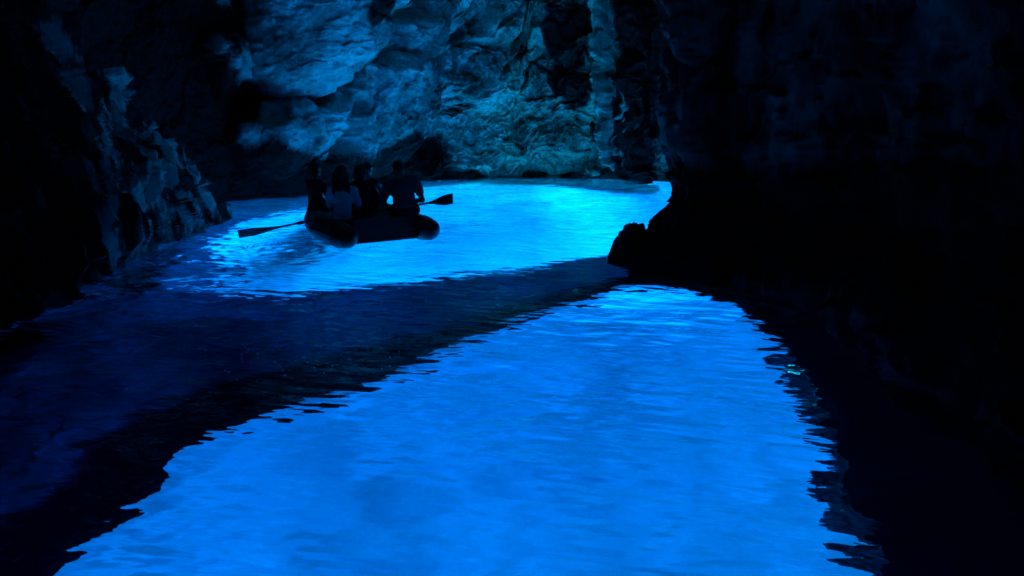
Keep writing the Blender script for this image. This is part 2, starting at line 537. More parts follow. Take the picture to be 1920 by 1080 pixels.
def back_off(P):
    x, z = P[:, 0], P[:, 2]
    wx = 0.22 * fbm(P * 1.1, 4, 41)
    wz = 0.22 * fbm(P * 1.1, 4, 43)
    xx, Pw = x + wx, P + np.stack([wx, 0 * wx, wz], 1)
    d = 0.17 * np.clip(z, 0, 9) + 0.25 * fbm(P * [0.5, 0.5, 0.35], 3, 11)
    bm = np.zeros(len(P))
    for c in BOSSES:
        bm = np.maximum(bm, dome(Pw, xx, *c))
    d = d + 1.25 * bm
    for c in HOLLOWS:
        d = d + dome(Pw, xx, *c)
    # blocks drawn out up to the right
    def turn(deg, a, b_, seed, warp):
        r = math.radians(deg)
        q = np.stack([(Pw[:, 0] * math.cos(r) + Pw[:, 2] * math.sin(r)) * a, Pw[:, 1] * b_ * 0.6, (-Pw[:, 0] * math.sin(r) + Pw[:, 2] * math.cos(r)) * b_], 1)
        return q
    up = sstep(1.6, 2.8, z + 0.4 * wx)
    mid = sstep(-4.2, -2.8, x)
    f1, f2, v = worley(turn(52, 0.55, 1.25, 0, 0), 5)
    d = d + mid * up * (0.42 * np.sqrt(np.clip(1 - f1 ** 2, 0, 1)) + 0.35 * v * sstep(0.0, 0.12, f2 - f1))
    # rugged ledges lower right
    low = mid * sstep(3.6, 2.4, z + 0.5 * wx - 0.15 * x)
    q = turn(22, 1.0, 1.0, 0, 0)
    for fq, am, sd, cut in ((1.15, 0.34, 15, 0.16), (2.7, 0.17, 16, 0.2), (5.6, 0.075, 17, 0.25)):
        t_ = q[:, 2] * fq + 0.75 * fbm(np.stack([q[:, 0] * 0.5, q[:, 1], q[:, 2]], 1) * fq * 0.55, 4, sd, 0.55)
        fr = t_ - np.floor(t_)
        sz = _hash(np.floor(t_), np.floor(q[:, 0] * 0.45 * fq + 0.8 * np.floor(t_)), 0 * np.floor(t_), sd)
        d = d + low * am * (0.25 + sz) * (1 - fr) * sstep(0, cut, fr)
    wq = Pw + 0.10 * np.stack([fbm(P * 2.7, 3, 61), 0 * x, fbm(P * 2.7, 3, 62)], 1)
    k_ = 0.24 + 0.76 * np.maximum(low, 0.7 * mid)
    d = d + k_ * (0.30 * facets(turn(28, 0.8, 1.3, 0, 0), 101) + 0.16 * facets(wq * [1.6, 1.6, 2.4], 102) + 0.085 * facets(wq * [4.0, 4.0, 5.5], 103))
    d = d + 0.04 * k_ * facets(wq * [9, 9, 11], 104)
    # smooth pitted skin elsewhere
    f1, f2, v = worley(Pw * [1.6, 1.6, 1.3], 9)
    d = d + (1 - low) * 0.10 * np.sqrt(np.clip(1 - f1 ** 2, 0, 1))
    d = d + 0.05 * fbm(P * 2.6, 5, 19, 0.62)
    # the narrow cleft in the pale boss
    d = d - 0.9 * np.exp(-((xx + 5.02 - 0.12 * (z - 1.8)) / 0.07) ** 2) * sstep(0.7, 1.1, z) * sstep(2.6, 2.2, z)
    return d * sstep(-2.5, 0.0, z) + 0.0
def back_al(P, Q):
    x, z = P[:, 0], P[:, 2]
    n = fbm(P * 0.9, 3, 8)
    a = sstep(1.75, 0.75, z + 0.3 * n) * sstep(-1.2, -2.8, x) * sstep(-0.8, -0.4, z)     # tide band and the undercut's shade, painted dark under the bosses
    a = np.maximum(a, 0.9 * sstep(-5.75, -6.6, Q[:, 0] + 0.45 * n) * sstep(-0.8, -0.4, z))  # left recess painted dark where the lit area should end
    a = np.maximum(a, 0.85 * sstep(3.5, 3.9, x + 0.25 * n) * sstep(-0.8, -0.4, z))  # shaded right end painted dark
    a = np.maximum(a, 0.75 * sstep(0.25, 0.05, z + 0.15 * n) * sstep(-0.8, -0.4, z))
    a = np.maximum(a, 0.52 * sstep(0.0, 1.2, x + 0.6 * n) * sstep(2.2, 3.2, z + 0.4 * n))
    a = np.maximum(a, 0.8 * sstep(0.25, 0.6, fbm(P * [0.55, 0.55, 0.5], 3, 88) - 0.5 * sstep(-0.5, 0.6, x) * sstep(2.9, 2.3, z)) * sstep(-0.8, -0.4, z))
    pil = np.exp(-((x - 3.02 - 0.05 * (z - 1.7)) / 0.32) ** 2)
    return a * (1 - 0.9 * pil * sstep(0.0, 0.2, z))  # pillar kept pale so that it looks lit
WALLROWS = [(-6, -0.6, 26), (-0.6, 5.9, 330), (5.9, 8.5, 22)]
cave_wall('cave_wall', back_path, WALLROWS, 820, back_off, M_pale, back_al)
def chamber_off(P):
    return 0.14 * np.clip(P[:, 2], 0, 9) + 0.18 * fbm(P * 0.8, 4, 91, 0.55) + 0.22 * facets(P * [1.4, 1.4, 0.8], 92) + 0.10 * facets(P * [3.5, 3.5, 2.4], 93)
cave_wall('cave_wall', chamber_path, [(-0.16, 5.9, 230), (5.9, 8.5, 20)], 260, chamber_off, M_pale, lambda P, Q: 0.72 + 0.3 * fbm(P * 1.2, 4, 9))  # chamber side painted dark as if in shade

# --- left wall, its shade painted as near-black stone
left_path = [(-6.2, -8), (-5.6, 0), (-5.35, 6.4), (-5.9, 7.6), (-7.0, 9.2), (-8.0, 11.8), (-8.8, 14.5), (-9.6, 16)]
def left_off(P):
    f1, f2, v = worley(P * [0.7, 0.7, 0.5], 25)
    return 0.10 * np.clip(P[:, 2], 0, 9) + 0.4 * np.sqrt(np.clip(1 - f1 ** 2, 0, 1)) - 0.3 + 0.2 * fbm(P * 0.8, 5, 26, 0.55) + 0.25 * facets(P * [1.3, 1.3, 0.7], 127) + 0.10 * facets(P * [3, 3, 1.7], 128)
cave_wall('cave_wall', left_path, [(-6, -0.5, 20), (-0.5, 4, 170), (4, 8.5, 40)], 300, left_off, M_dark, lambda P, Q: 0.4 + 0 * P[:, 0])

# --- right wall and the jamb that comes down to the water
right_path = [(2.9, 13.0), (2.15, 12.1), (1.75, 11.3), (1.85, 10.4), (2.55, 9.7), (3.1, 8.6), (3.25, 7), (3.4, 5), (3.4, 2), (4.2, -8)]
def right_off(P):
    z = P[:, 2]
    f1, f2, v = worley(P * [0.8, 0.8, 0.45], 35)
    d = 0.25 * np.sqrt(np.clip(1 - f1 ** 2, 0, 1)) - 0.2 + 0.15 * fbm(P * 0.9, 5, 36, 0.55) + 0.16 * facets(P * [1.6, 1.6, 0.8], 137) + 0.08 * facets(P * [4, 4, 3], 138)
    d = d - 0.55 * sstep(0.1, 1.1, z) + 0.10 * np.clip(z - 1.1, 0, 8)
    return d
cave_wall('cave_wall', right_path, [(-0.8, 4.2, 210), (4.2, 8.5, 40)], 320, right_off, M_jamb, lambda P, Q: 0.15 + 0.8 * sstep(1.9, 1.0, P[:, 2]) + 0.4 * sstep(9, 6, P[:, 1]))  # painted shade, darker low down and towards the viewer

# --- the fin of rock with painted lit streaks that runs out from the left wall
def outcrop():
    path = [(-6.2, 7.6), (-5.15, 8.2), (-5.15, 9.2), (-5.25, 10.3), (-5.42, 11.3), (-5.52, 12.5), (-5.5, 13.8), (-5.45, 15.0), (-5.55, 15.75), (-6.2, 15.9), (-7.6, 15.6)]
    n = 420
    c = resample(path, n)
    t = np.gradient(c, axis=0)
    t /= np.linalg.norm(t, axis=1)[:, None]
    nr = np.stack([t[:, 1], -t[:, 0]], 1)
    h = np.interp(c[:, 1], [7.6, 8.6, 10, 10.45, 11, 11.5, 11.65, 12.3, 13.3, 14.2, 14.9, 15.75], [3.2, 3.5, 3.65, 3.55, 3.0, 2.5, 2.75, 2.6, 1.95, 1.35, 0.75, 0.10])
    w = np.concatenate([np.linspace(-3.0, 0.0, 30), np.linspace(0, 1, 170)[1:], np.linspace(1, 1.5, 30)[1:]])
    S, W = np.meshgrid(np.arange(n), w, indexing='ij')
    H = h[S]
    z = np.where(W < 0, W * 2.0, np.where(W <= 1, W * H, H - (W - 1) * 0.9 * H))
    back = np.where(W < 0, -W * 1.3, np.where(W <= 1, 0.20 * (W ** 1.5) * H, 0.20 * H + (W - 1) * 2.4))
    P = np.stack([c[S, 0] - nr[S, 0] * back, c[S, 1] - nr[S, 1] * back, z], -1).reshape(-1, 3)
    # streaks run down the face, leaning towards the tip
    q = np.stack([P[:, 0] * 1.6, (P[:, 1] + 0.55 * P[:, 2]) * 1.9, P[:, 2] * 0.42], 1)
    f1, f2, v = worley(q * 0.9 + 0.2 * fbm(q, 2, 71)[:, None], 72)
    d = 0.16 * ridged(q, 4, 73, 0.5) + 0.30 * facets(q * [0.8, 0.8, 0.7], 75) + 0.20 * facets(q * [1.9, 1.9, 1.2], 76) + 0.12 * facets(q * [4, 4, 2.6], 77) + 0.03 * fbm(P * 5, 3, 74) - 0.12
    d = d - 0.5 * np.exp(-((P[:, 1] - 11.45) / 0.18) ** 2) * sstep(1.0, 2.2, P[:, 2])
    k = np.clip(1.6 * np.abs(P[:, 2]) / 0.5, 0.25, 1)
    n3 = np.stack([nr[S.ravel(), 0], nr[S.ravel(), 1], 0.25 * np.ones(S.size)], 1)
    Q = P + n3 * (d * k)[:, None]
    al = 0.55 * sstep(0.5, 0.0, P[:, 2]) * sstep(-0.8, -0.4, P[:, 2]) + 0.9 * sstep(10.4, 9.4, P[:, 1] - 0.25 * P[:, 2])  # tide growth at the foot; near end painted dark as shade
    return grid_mesh('rock_outcrop', Q.reshape(n, len(w), 3), attrs={'algae_shade': al})
tag(link('rock_outcrop', outcrop(), M_left), kind='structure')

# --- rock ceiling and the closed end behind the viewer
def ceiling():
    xs, ys = np.linspace(-15, HX - 0.1, 90), np.linspace(-11, 33, 150)
    X, Y = np.meshgrid(xs, ys, indexing='ij')
    p = np.stack([X.ravel(), Y.ravel(), np.zeros(X.size)], 1)
    f1, f2, v = worley(p * 0.5, 55)
    Z = 7.6 - (0.7 * np.sqrt(np.clip(1 - f1 ** 2, 0, 1)) + 0.3 * fbm(p * 0.7, 4, 56)).reshape(X.shape)
    return grid_mesh('cave_ceiling', np.stack([X, Y, Z], -1), flip=True, attrs={'algae_shade': np.full(X.size, 0.3)})
tag(link('cave_ceiling', ceiling(), M_left), kind='structure')
cave_wall('cave_wall', [(4.6, -7.5), (2, -8.2), (-2, -8.3), (-6.5, -7.4)], [(-6, 8.5, 60)], 80, lambda P: 0.3 * fbm(P * 0.6, 4, 61), M_dark, lambda P, Q: 0.4 + 0 * P[:, 0])

# ---------------------------------------------------------------- submerged reef: a rock bridge across the pool and the sill under the right wall
def loft_slab(name, A, B, n, m, ztop, thick, mat, edgeA=1, edgeB=1, seed=0):
    A, B = resample(A, n), resample(B, n)
    u = np.linspace(0, 1, m)
    P2 = A[:, None, :] * (1 - u)[None, :, None] + B[:, None, :] * u[None, :, None]
    p = np.concatenate([P2, np.zeros(P2.shape[:2] + (1,))], -1).reshape(-1, 3)
    nz = fbm(p * 1.1, 5, seed, 0.55).reshape(n, m)
    taper = np.ones(m)
    if edgeA: taper = np.minimum(taper, np.clip(u / 0.18, 0, 1) ** 0.5)
    if edgeB: taper = np.minimum(taper, np.clip((1 - u) / 0.18, 0, 1) ** 0.5)
    mid = ztop(P2[..., 0], P2[..., 1])
    top = mid + (thick * 0.5 + 0.10 * nz) * taper
    bot = mid - (thick * 0.5) * taper
    wob = 0.10 * fbm(p * 1.6, 4, seed + 5, 0.55).reshape(n, m)
    T = np.concatenate([P2 + wob[..., None], top[..., None]], -1)
    Bt = np.concatenate([P2 + wob[..., None], bot[..., None]], -1)
    edge = np.repeat(sstep(0.26, 0.06, u)[None, :], n, 0) if edgeB else np.ones((n, m))  # dark near rim, pale far side: bounced light painted into the colour
    edge = np.maximum(edge, sstep(-4.0, -5.5, P2[..., 0]) * sstep(9.5, 8, P2[..., 1]))
    edge = np.concatenate([edge, edge[:, ::-1], edge[:, :1]], 1)
    ring = np.concatenate([T, Bt[:, ::-1]], 1)
    ring = np.concatenate([ring, ring[:, :1]], 1)
    return tag(link(name, grid_mesh(name, ring, flip=False, attrs={'algae_shade': edge}), mat), kind='structure')

A = [(-2.9, -6), (-2.6, 0.5), (-2.42, 3.2), (-2.40, 4.6), (-2.42, 5.4), (-1.96, 6.05), (-1.55, 6.3), (-0.68, 7.5), (0.12, 8.8), (1.31, 10.15), (2.1, 10.5)]
B = [(-6.5, -6), (-6.4, 1.0), (-5.6, 5.0), (-5.4, 8.0), (-5.4, 9.6), (-5.1, 10.5), (-4.2, 10.75), (-3.14, 10.6), (-1.52, 11.2), (0.3, 11.8), (2.0, 12.9)]
def deepen(c, k=0.34):                       # the rim lies a little lower and farther out
    return [(x + k * x / math.hypot(x, y), y + k * y / math.hypot(x, y)) if y > 2 else (x, y) for x, y in c]
A, B = deepen(A), deepen(B)
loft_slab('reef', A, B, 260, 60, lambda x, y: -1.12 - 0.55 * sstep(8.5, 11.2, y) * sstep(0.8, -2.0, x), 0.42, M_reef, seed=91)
Cc = [(1.6, 10.6), (2.2, 10.5), (2.75, 10.37), (2.70, 8.97), (2.68, 7.15), (2.48, 5.84), (2.26, 5.0), (2.16, 4.36), (2.0, 3.9), (1.9, 1.5), (2.0, -6)]
Dd = [(HX, 10.6), (HX, 10.5), (HX, 10.37), (HX, 8.97), (HX, 7.15), (HX, 5.84), (HX, 5.0), (HX, 4.36), (HX, 3.9), (HX, 1.5), (HX, -6)]
Cc = deepen(Cc)
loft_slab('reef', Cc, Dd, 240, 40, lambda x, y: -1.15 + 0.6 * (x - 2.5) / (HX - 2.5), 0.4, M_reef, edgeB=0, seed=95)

# ---------------------------------------------------------------- the boulder at the foot of the jamb
def boulder_mesh():
    bm = bmesh.new()
    bmesh.ops.create_icosphere(bm, subdivisions=5, radius=1)
    co = np.array([v.co[:] for v in bm.verts])
    f1, f2, v = worley(co * 1.7 + 3.3, 81)
    r = 1 + 0.16 * fbm(co * 1.4 + 5, 4, 82) + 0.22 * np.sqrt(np.clip(1 - f1 ** 2, 0, 1)) - 0.12 + 0.04 * fbm(co * 7, 3, 83)
    co = co * r[:, None] * [0.235, 0.33, 0.42]
    co[:, 0] -= 0.10 * np.clip(-co[:, 2] / 0.4, -0.5, 1)
    for vt, c in zip(bm.verts, co):
        vt.co = c
    for f in bm.faces:
        f.smooth = True
    me = bpy.data.meshes.new('boulder')
    bm.to_mesh(me)
    a = me.attributes.new('algae_shade', 'FLOAT', 'POINT')
    a.data.foreach_set('value', np.full(len(me.vertices), 0.5, np.float32))
    return me
bo = link('boulder', boulder_mesh(), M_dark)
bo.location = (1.66, 11.25, 0.13)
tag(bo, 'black rounded boulder rising from the water at the foot of the right cave wall', 'boulder')

# ---------------------------------------------------------------- small builders for the boat and the people
def tube_arr(pts, rads, seg=20, cap=True):
    """closed tube through pts with rounded ends; returns verts, faces"""
    pts = np.array(pts, float)
    rads = np.broadcast_to(np.array(rads, float), (len(pts),)).copy()
    if cap:
        d0 = pts[0] - pts[1]; d0 /= np.linalg.norm(d0)
        d1 = pts[-1] - pts[-2]; d1 /= np.linalg.norm(d1)
        a = np.linspace(math.pi / 2, 0, 6)[:-1]
        P0 = [pts[0] + d0 * rads[0] * math.sin(t) for t in a]
        R0 = [max(rads[0] * math.cos(t), rads[0] * 0.04) for t in a]
        P1 = [pts[-1] + d1 * rads[-1] * math.sin(t) for t in a[::-1]]
        R1 = [max(rads[-1] * math.cos(t), rads[-1] * 0.04) for t in a[::-1]]
        pts = np.vstack([P0, pts, P1])
        rads = np.concatenate([R0, rads, R1])
    t = np.gradient(pts, axis=0)
    t /= np.linalg.norm(t, axis=1)[:, None] + 1e-12
    up = np.array([0.0, 0, 1]) if abs(t[0, 2]) < 0.9 else np.array([1.0, 0, 0])
    u = np.cross(up, t[0]); u /= np.linalg.norm(u)
    V, F = [], []
    for i in range(len(pts)):
        u = u - t[i] * np.dot(u, t[i]); u /= np.linalg.norm(u)
        w = np.cross(t[i], u)
        for k in range(seg):
            an = 2 * math.pi * k / seg
            V.append(pts[i] + rads[i] * (u * math.cos(an) + w * math.sin(an)))
    for i in range(len(pts) - 1):
        for k in range(seg):
            j = (k + 1) % seg
            F.append((i * seg + k, i * seg + j, (i + 1) * seg + j, (i + 1) * seg + k))
    F.append(tuple(range(seg))[::-1])
    F.append(tuple((len(pts) - 1) * seg + k for k in range(seg)))
    return V, F

def ell_arr(c, r, rot=None, n=14):
    V, F = [], []
    for i in range(n + 1):
        th = math.pi * (i + 0.0) / n
        th = min(max(th, 0.03), math.pi - 0.03)
        for k in range(2 * n):
            ph = math.pi * k / n
            p = Vector((r[0] * math.sin(th) * math.cos(ph), r[1] * math.sin(th) * math.sin(ph), r[2] * math.cos(th)))
            if rot is not None:
                p = rot @ p
            V.append(np.array(p) + np.array(c, float))
    m = 2 * n
    for i in range(n):
        for k in range(m):
            j = (k + 1) % m
            F.append((i * m + k, (i + 1) * m + k, (i + 1) * m + j, i * m + j))
    F.append(tuple(range(m)))
    F.append(tuple(n * m + k for k in range(m))[::-1])
    return V, F

def merge_arr(parts):
    V, F = [], []
    for v, f in parts:
        b = len(V)
        V += [tuple(p) for p in v]
        F += [tuple(b + i for i in q) for q in f]
    return V, F

def plain_mesh(name, parts, smooth=True):
    V, F = merge_arr(parts)
    me = bpy.data.meshes.new(name)
    me.from_pydata(V, [], F)
    me.update()
    me.polygons.foreach_set('use_smooth', np.full(len(me.polygons), smooth))
    return me

def fused_mesh(name, parts, voxel=0.008, smooth_it=4, factor=0.5):
    """overlapping closed shapes fused into one continuous skin"""
    me = plain_mesh(name + '_raw', parts)
    o = bpy.data.objects.new(name + '_raw', me)
    COL.objects.link(o)
    r = o.modifiers.new('r', 'REMESH')
    r.mode = 'VOXEL'
    r.voxel_size = voxel
    r.use_smooth_shade = True
    if smooth_it:
        sm = o.modifiers.new('s', 'SMOOTH')
        sm.factor = factor
        sm.iterations = smooth_it
    dg = bpy.context.evaluated_depsgraph_get()
    out = bpy.data.meshes.new_from_object(o.evaluated_get(dg))
    out.name = name
    bpy.data.objects.remove(o)
    bpy.data.meshes.remove(me)
    out.polygons.foreach_set('use_smooth', np.ones(len(out.polygons), bool))
    return out

def box_arr(c, h, rot=None):
    V = []
    for sx in (-1, 1):
        for sy in (-1, 1):
            for sz in (-1, 1):
                p = Vector((sx * h[0], sy * h[1], sz * h[2]))
                if rot is not None:
                    p = rot @ p
                V.append(np.array(p) + np.array(c, float))
    F = [(0, 1, 3, 2), (4, 6, 7, 5), (0, 4, 5, 1), (2, 3, 7, 6), (0, 2, 6, 4), (1, 5, 7, 3)]
    return V, F

def empty(name, loc, rz=0.0):
    o = bpy.data.objects.new(name, None)
    COL.objects.link(o)
    o.location = loc
    o.rotation_euler = (0, 0, rz)
    o.empty_display_size = 0.2
    return o

# ---------------------------------------------------------------- inflatable dinghy
M_tube = simple_mat('dark_red_rubber', (0.060, 0.016, 0.014), 0.45, 0.4, 0.2, 6)
M_bow = simple_mat('lit_grey_rubber', (0.16, 0.17, 0.18), 0.5, 0.4, 0.2, 6)  # lit side of the bow painted as a paler grey
M_black = simple_mat('black_rubber', (0.02, 0.02, 0.02), 0.6, 0.3, 0.2, 9)
M_wood = simple_mat('dark_board', (0.022, 0.012, 0.010), 0.5, 0.4, 0.3, 9)
BOAT = (-1.99, 12.62, 0.0)
BRZ = math.radians(34)                       # heading away and to the left
boat = empty('inflatable_dinghy', BOAT, BRZ)
tag(boat, 'dark inflatable dinghy carrying five seated people across the glowing blue water', 'inflatable boat')
TR, HW, TL = 0.205, 0.71, 0.92               # tube radius, half width between tube centres, straight length
for sx in (-1, 1):
    pts = [(sx * HW, y, 0.20 + 0.02 * max(0, y)) for y in np.linspace(0.08, TL, 16)]
    me = plain_mesh('side_tube', [tube_arr([(sx * HW, -0.10, 0.20)] + pts, [TR * 0.86] + [TR] * 16, 28)])
    st = link('side_tube', me, M_tube, boat)
    sr = [(sx * (HW + TR * 0.97), y, 0.215 + 0.02 * max(0, y)) for y in np.linspace(0.0, TL, 14)]
    link('rubbing_strake', plain_mesh('rubbing_strake', [tube_arr(sr, 0.022, 8)]), M_black, st)
    rp = []
    for k in range(4):
        y0, y1 = 0.1 + k * 0.2, 0.3 + k * 0.2
        for t in np.linspace(0, 1, 7)[(0 if k == 0 else 1):]:
            y = y0 + (y1 - y0) * t
            an = math.radians(42) - 0.35 * math.sin(math.pi * t)
            rp.append((sx * (HW + (TR + 0.012) * math.cos(an)), y, 0.20 + 0.02 * y + (TR + 0.012) * math.sin(an)))
    link('grab_rope', plain_mesh('grab_rope', [tube_arr(rp, 0.009, 6)]), M_black, st)
bow = []
for a in np.linspace(0, math.pi, 26):
    bow.append((HW * math.cos(a), TL + 0.95 * math.sin(a), 0.227 + 0.14 * math.sin(a)))
link('bow_tube', plain_mesh('bow_tube', [tube_arr(bow, [TR * 1.004] * 26, 28)]), M_bow, boat)
fl = [(0.55, -0.02), (0.55, TL), (0.40, TL + 0.5), (0, TL + 0.78), (-0.40, TL + 0.5), (-0.55, TL), (-0.55, -0.02)]
V = [(x, y, 0.10) for x, y in fl] + [(x, y, 0.06) for x, y in fl]
n_ = len(fl)
F = [tuple(range(n_)), tuple(range(n_, 2 * n_))[::-1]] + [(i, n_ + i, n_ + (i + 1) % n_, (i + 1) % n_) for i in range(n_)]
link('floor_board', plain_mesh('floor_board', [(V, F)], False), M_wood, boat)
tb = box_arr((0, 0.02, 0.25), (HW - TR * 0.80, 0.022, 0.175))
tm = plain_mesh('transom', [tb], False)
tr_o = link('transom', tm, M_wood, boat)
link('bench', plain_mesh('bench', [box_arr((0, 0.50, 0.36), (HW - 0.10, 0.13, 0.016))], False), M_wood, boat)

# ---------------------------------------------------------------- oars
M_oar = simple_mat('dark_oar', (0.05, 0.045, 0.04), 0.5, 0.4, 0.25, 12)
def oar(name, a, b, blade_len, blade_w, roll, label):
    """a = grip end, b = blade tip (world)"""
    a, b = Vector(a), Vector(b)
    L_ = (b - a).length
    root = bpy.data.objects.new(name, None)
    COL.objects.link(root)
    root.empty_display_size = 0.2
    root.location = a
    q = (b - a).to_track_quat('X', 'Z')
    root.rotation_mode = 'QUATERNION'
    root.rotation_quaternion = q @ Matrix.Rotation(roll, 3, 'X').to_quaternion()
    link('shaft', plain_mesh('shaft', [tube_arr([(0.10, 0, 0), (L_ - blade_len * 0.55, 0, 0)], [0.018, 0.016], 12)]), M_oar, root)
    link('grip', plain_mesh('grip', [tube_arr([(0, 0, 0), (0.11, 0, 0)], 0.022, 12)]), M_black, root)
    link('collar', plain_mesh('collar', [tube_arr([(L_ - blade_len - 0.33, 0, 0), (L_ - blade_len - 0.27, 0, 0)], 0.03, 12)]), M_black, root)
    xs = np.linspace(L_ - blade_len, L_, 14)
    prof = [0.018 + (blade_w / 2 - 0.018) * sstep(0, 0.75, t) for t in np.linspace(0, 1, 14)]
    V, F = [], []
    for x, w in zip(xs, prof):
        bow_ = 0.035 * ((x - xs[0]) / blade_len) ** 2
        for yy, zz in ((w, 0.006), (0, 0.014), (-w, 0.006), (-w, -0.006), (0, -0.010), (w, -0.006)):
            V.append((x, yy, zz + bow_))
    for i in range(13):
        for k in range(6):
            j = (k + 1) % 6
            F.append((i * 6 + k, i * 6 + j, (i + 1) * 6 + j, (i + 1) * 6 + k))
    F.append(tuple(range(6))[::-1]); F.append(tuple(78 + k for k in range(6)))
    link('blade', plain_mesh('blade', [(V, F)], False), M_oar, root)
    return tag(root, label, 'oar', 'oars of the dinghy')
oar('oar', (-2.55, 13.10, 0.47), (-4.22, 12.30, 0.20), 0.66, 0.15, math.radians(62), 'long oar held level over the water left of the dinghy, dripping from its blade')
oar('oar', (-2.35, 13.42, 0.42), (-0.94, 12.95, 0.69), 0.46, 0.17, math.radians(70), 'oar with its blade lifted clear of the water, right of the broad-backed rower')

# ---------------------------------------------------------------- people
M_skin = simple_mat('skin', (0.30, 0.17, 0.115), 0.5, 0.4, 0.08, 30)
M_hair = simple_mat('dark_hair', (0.022, 0.015, 0.011), 0.5, 0.4, 0.4, 60)
M_tee = simple_mat('pale_cotton', (0.46, 0.47, 0.48), 0.9, 0.1, 0.08, 15)
M_brown = simple_mat('dark_brown_cloth', (0.055, 0.035, 0.028), 0.9, 0.1, 0.2, 15)
M_navy = simple_mat('dark_blue_cloth', (0.035, 0.04, 0.06), 0.9, 0.1, 0.2, 15)
M_teal = simple_mat('faded_blue_cloth', (0.06, 0.085, 0.10), 0.9, 0.1, 0.2, 15)
M_blk = simple_mat('black_cloth', (0.02, 0.02, 0.022), 0.9, 0.1, 0.2, 15)

def person(loc, rz, label, size=1.0, lean=0.0, turn=0.0, nod=0.0, elbows=None, wrists=None, knees=None, ankles=None, build=1.0,
           hair='short', top=None, top_sleeves=0.5, bottom=M_blk, grip=False, tilt=0.0):
    root = empty('person', loc, rz)
    root.rotation_euler = (0, tilt, rz)
    root.scale = (size, size, size)
    tag(root, label, 'person', 'people in the dinghy')
    def tl(p, k=1.0):                          # torso leans forward about the hips
        x, y, z = p
        a = lean * k
        y2 = y * math.cos(a) + (z - 0.08) * math.sin(a)
        z2 = -y * math.sin(a) + (z - 0.08) * math.cos(a) + 0.08
        return np.array((x, y2, z2))
    b = build
    pel, wai, che, nek = tl((0, 0, 0.10)), tl((0, 0.0, 0.26)), tl((0, 0.0, 0.42)), tl((0, 0.0, 0.555))
    sh = {s: tl((s * 0.185 * b, 0.0, 0.515)) for s in (-1, 1)}
    elbows = elbows or {-1: (-0.25, 0.14, 0.28), 1: (0.25, 0.14, 0.28)}
    wrists = wrists or {-1: (-0.12, 0.34, 0.24), 1: (0.12, 0.34, 0.24)}
    knees = knees or {-1: (-0.13, 0.42, 0.13), 1: (0.13, 0.42, 0.13)}
    ankles = ankles or {-1: (-0.12, 0.44, -0.25), 1: (0.12, 0.44, -0.25)}
    hd = tl((0, 0.02, 0.735))
    R = Matrix.Rotation(turn, 3, 'Z') @ Matrix.Rotation(-(lean * 0.5 + nod), 3, 'X')
    def hp(x, y, z):
        return hd + np.array(R @ Vector((x, y, z)))
    body = []
    body.append(ell_arr(tl((0, 0, 0.09)), (0.165 * b, 0.125, 0.115)))
    body.append(ell_arr(wai, (0.135 * b, 0.10, 0.15)))
    body.append(ell_arr(che, (0.160 * b, 0.115, 0.17)))
    body.append(ell_arr(tl((0, 0.0, 0.49)), (0.165 * b, 0.085, 0.085)))
    body.append(tube_arr([tl((0, 0, 0.50)), nek, hp(0, -0.012, -0.06)], [0.075 * b, 0.058, 0.055], 16))
    for s in (-1, 1):
        body.append(tube_arr([tl((s * 0.06, 0, 0.53)), sh[s]], [0.062 * b, 0.058 * b], 14))
        body.append(tube_arr([sh[s], elbows[s]], [0.054 * b, 0.040], 14))
        body.append(tube_arr([elbows[s], wrists[s]], [0.041, 0.027], 14))
        w, e = np.array(wrists[s], float), np.array(elbows[s], float)
        d = (w - e) / np.linalg.norm(w - e)
        side = np.cross(d, (0, 0, 1)); side /= np.linalg.norm(side)
        nrm = np.cross(side, d)
        pc = w + d * 0.055
        rot = Matrix((side, d, nrm)).transposed()
        body.append(ell_arr(pc, (0.040, 0.058, 0.017), rot, 10))
        cur = 1.1 if grip else 0.55
        for k, ln in enumerate((0.066, 0.076, 0.070, 0.055)):
            base = w + d * 0.088 + side * (0.027 * (1.5 - k) * 1.0) * -s
            p1 = base + d * ln * 0.5 - nrm * 0.012
            p2 = p1 + (d * math.cos(cur) - nrm * math.sin(cur)) * ln * 0.42
            p3 = p2 + (d * math.cos(cur * 1.9) - nrm * math.sin(cur * 1.9)) * ln * 0.34
            body.append(tube_arr([base - d * 0.03, p1, p2, p3], [0.0105, 0.009, 0.0085, 0.0075], 8))
        tb_ = w + d * 0.035 - side * 0.034 * s * 1.0
        body.append(tube_arr([tb_, tb_ + d * 0.03 - side * 0.026 * s - nrm * 0.01, tb_ + d * 0.058 - side * 0.026 * s - nrm * 0.03], [0.013, 0.0105, 0.009], 8))
        hip = tl((s * 0.088 * b, 0.02, 0.09))
        body.append(tube_arr([hip, knees[s]], [0.088 * b, 0.060], 16))
        body.append(tube_arr([knees[s], ankles[s]], [0.056, 0.036], 14))
        an = np.array(ankles[s], float)
        fd = np.array((0.06 * s, 0.20, 0.0))
        body.append(tube_arr([an + (0, -0.03, -0.035), an + fd * 0.5 + (0, 0, -0.04), an + fd * 0.85 + (0, 0, -0.05)], [0.036, 0.036, 0.026], 12))
    # head: skull, jaw, nose, brow, lips, ears, eyeballs under the lids
    Rm = R
    body.append(ell_arr(hp(0, -0.012, 0.022), (0.076, 0.094, 0.092), Rm))
    body.append(ell_arr(hp(0, 0.030, -0.040), (0.056, 0.062, 0.070), Rm))
    body.append(tube_arr([hp(0, 0.078, 0.018), hp(0, 0.103, -0.022)], [0.010, 0.015], 10))
    body.append(ell_arr(hp(0, 0.084, -0.055), (0.024, 0.010, 0.009), Rm, 8))
    body.append(ell_arr(hp(0, 0.076, -0.092), (0.020, 0.018, 0.016), Rm, 8))
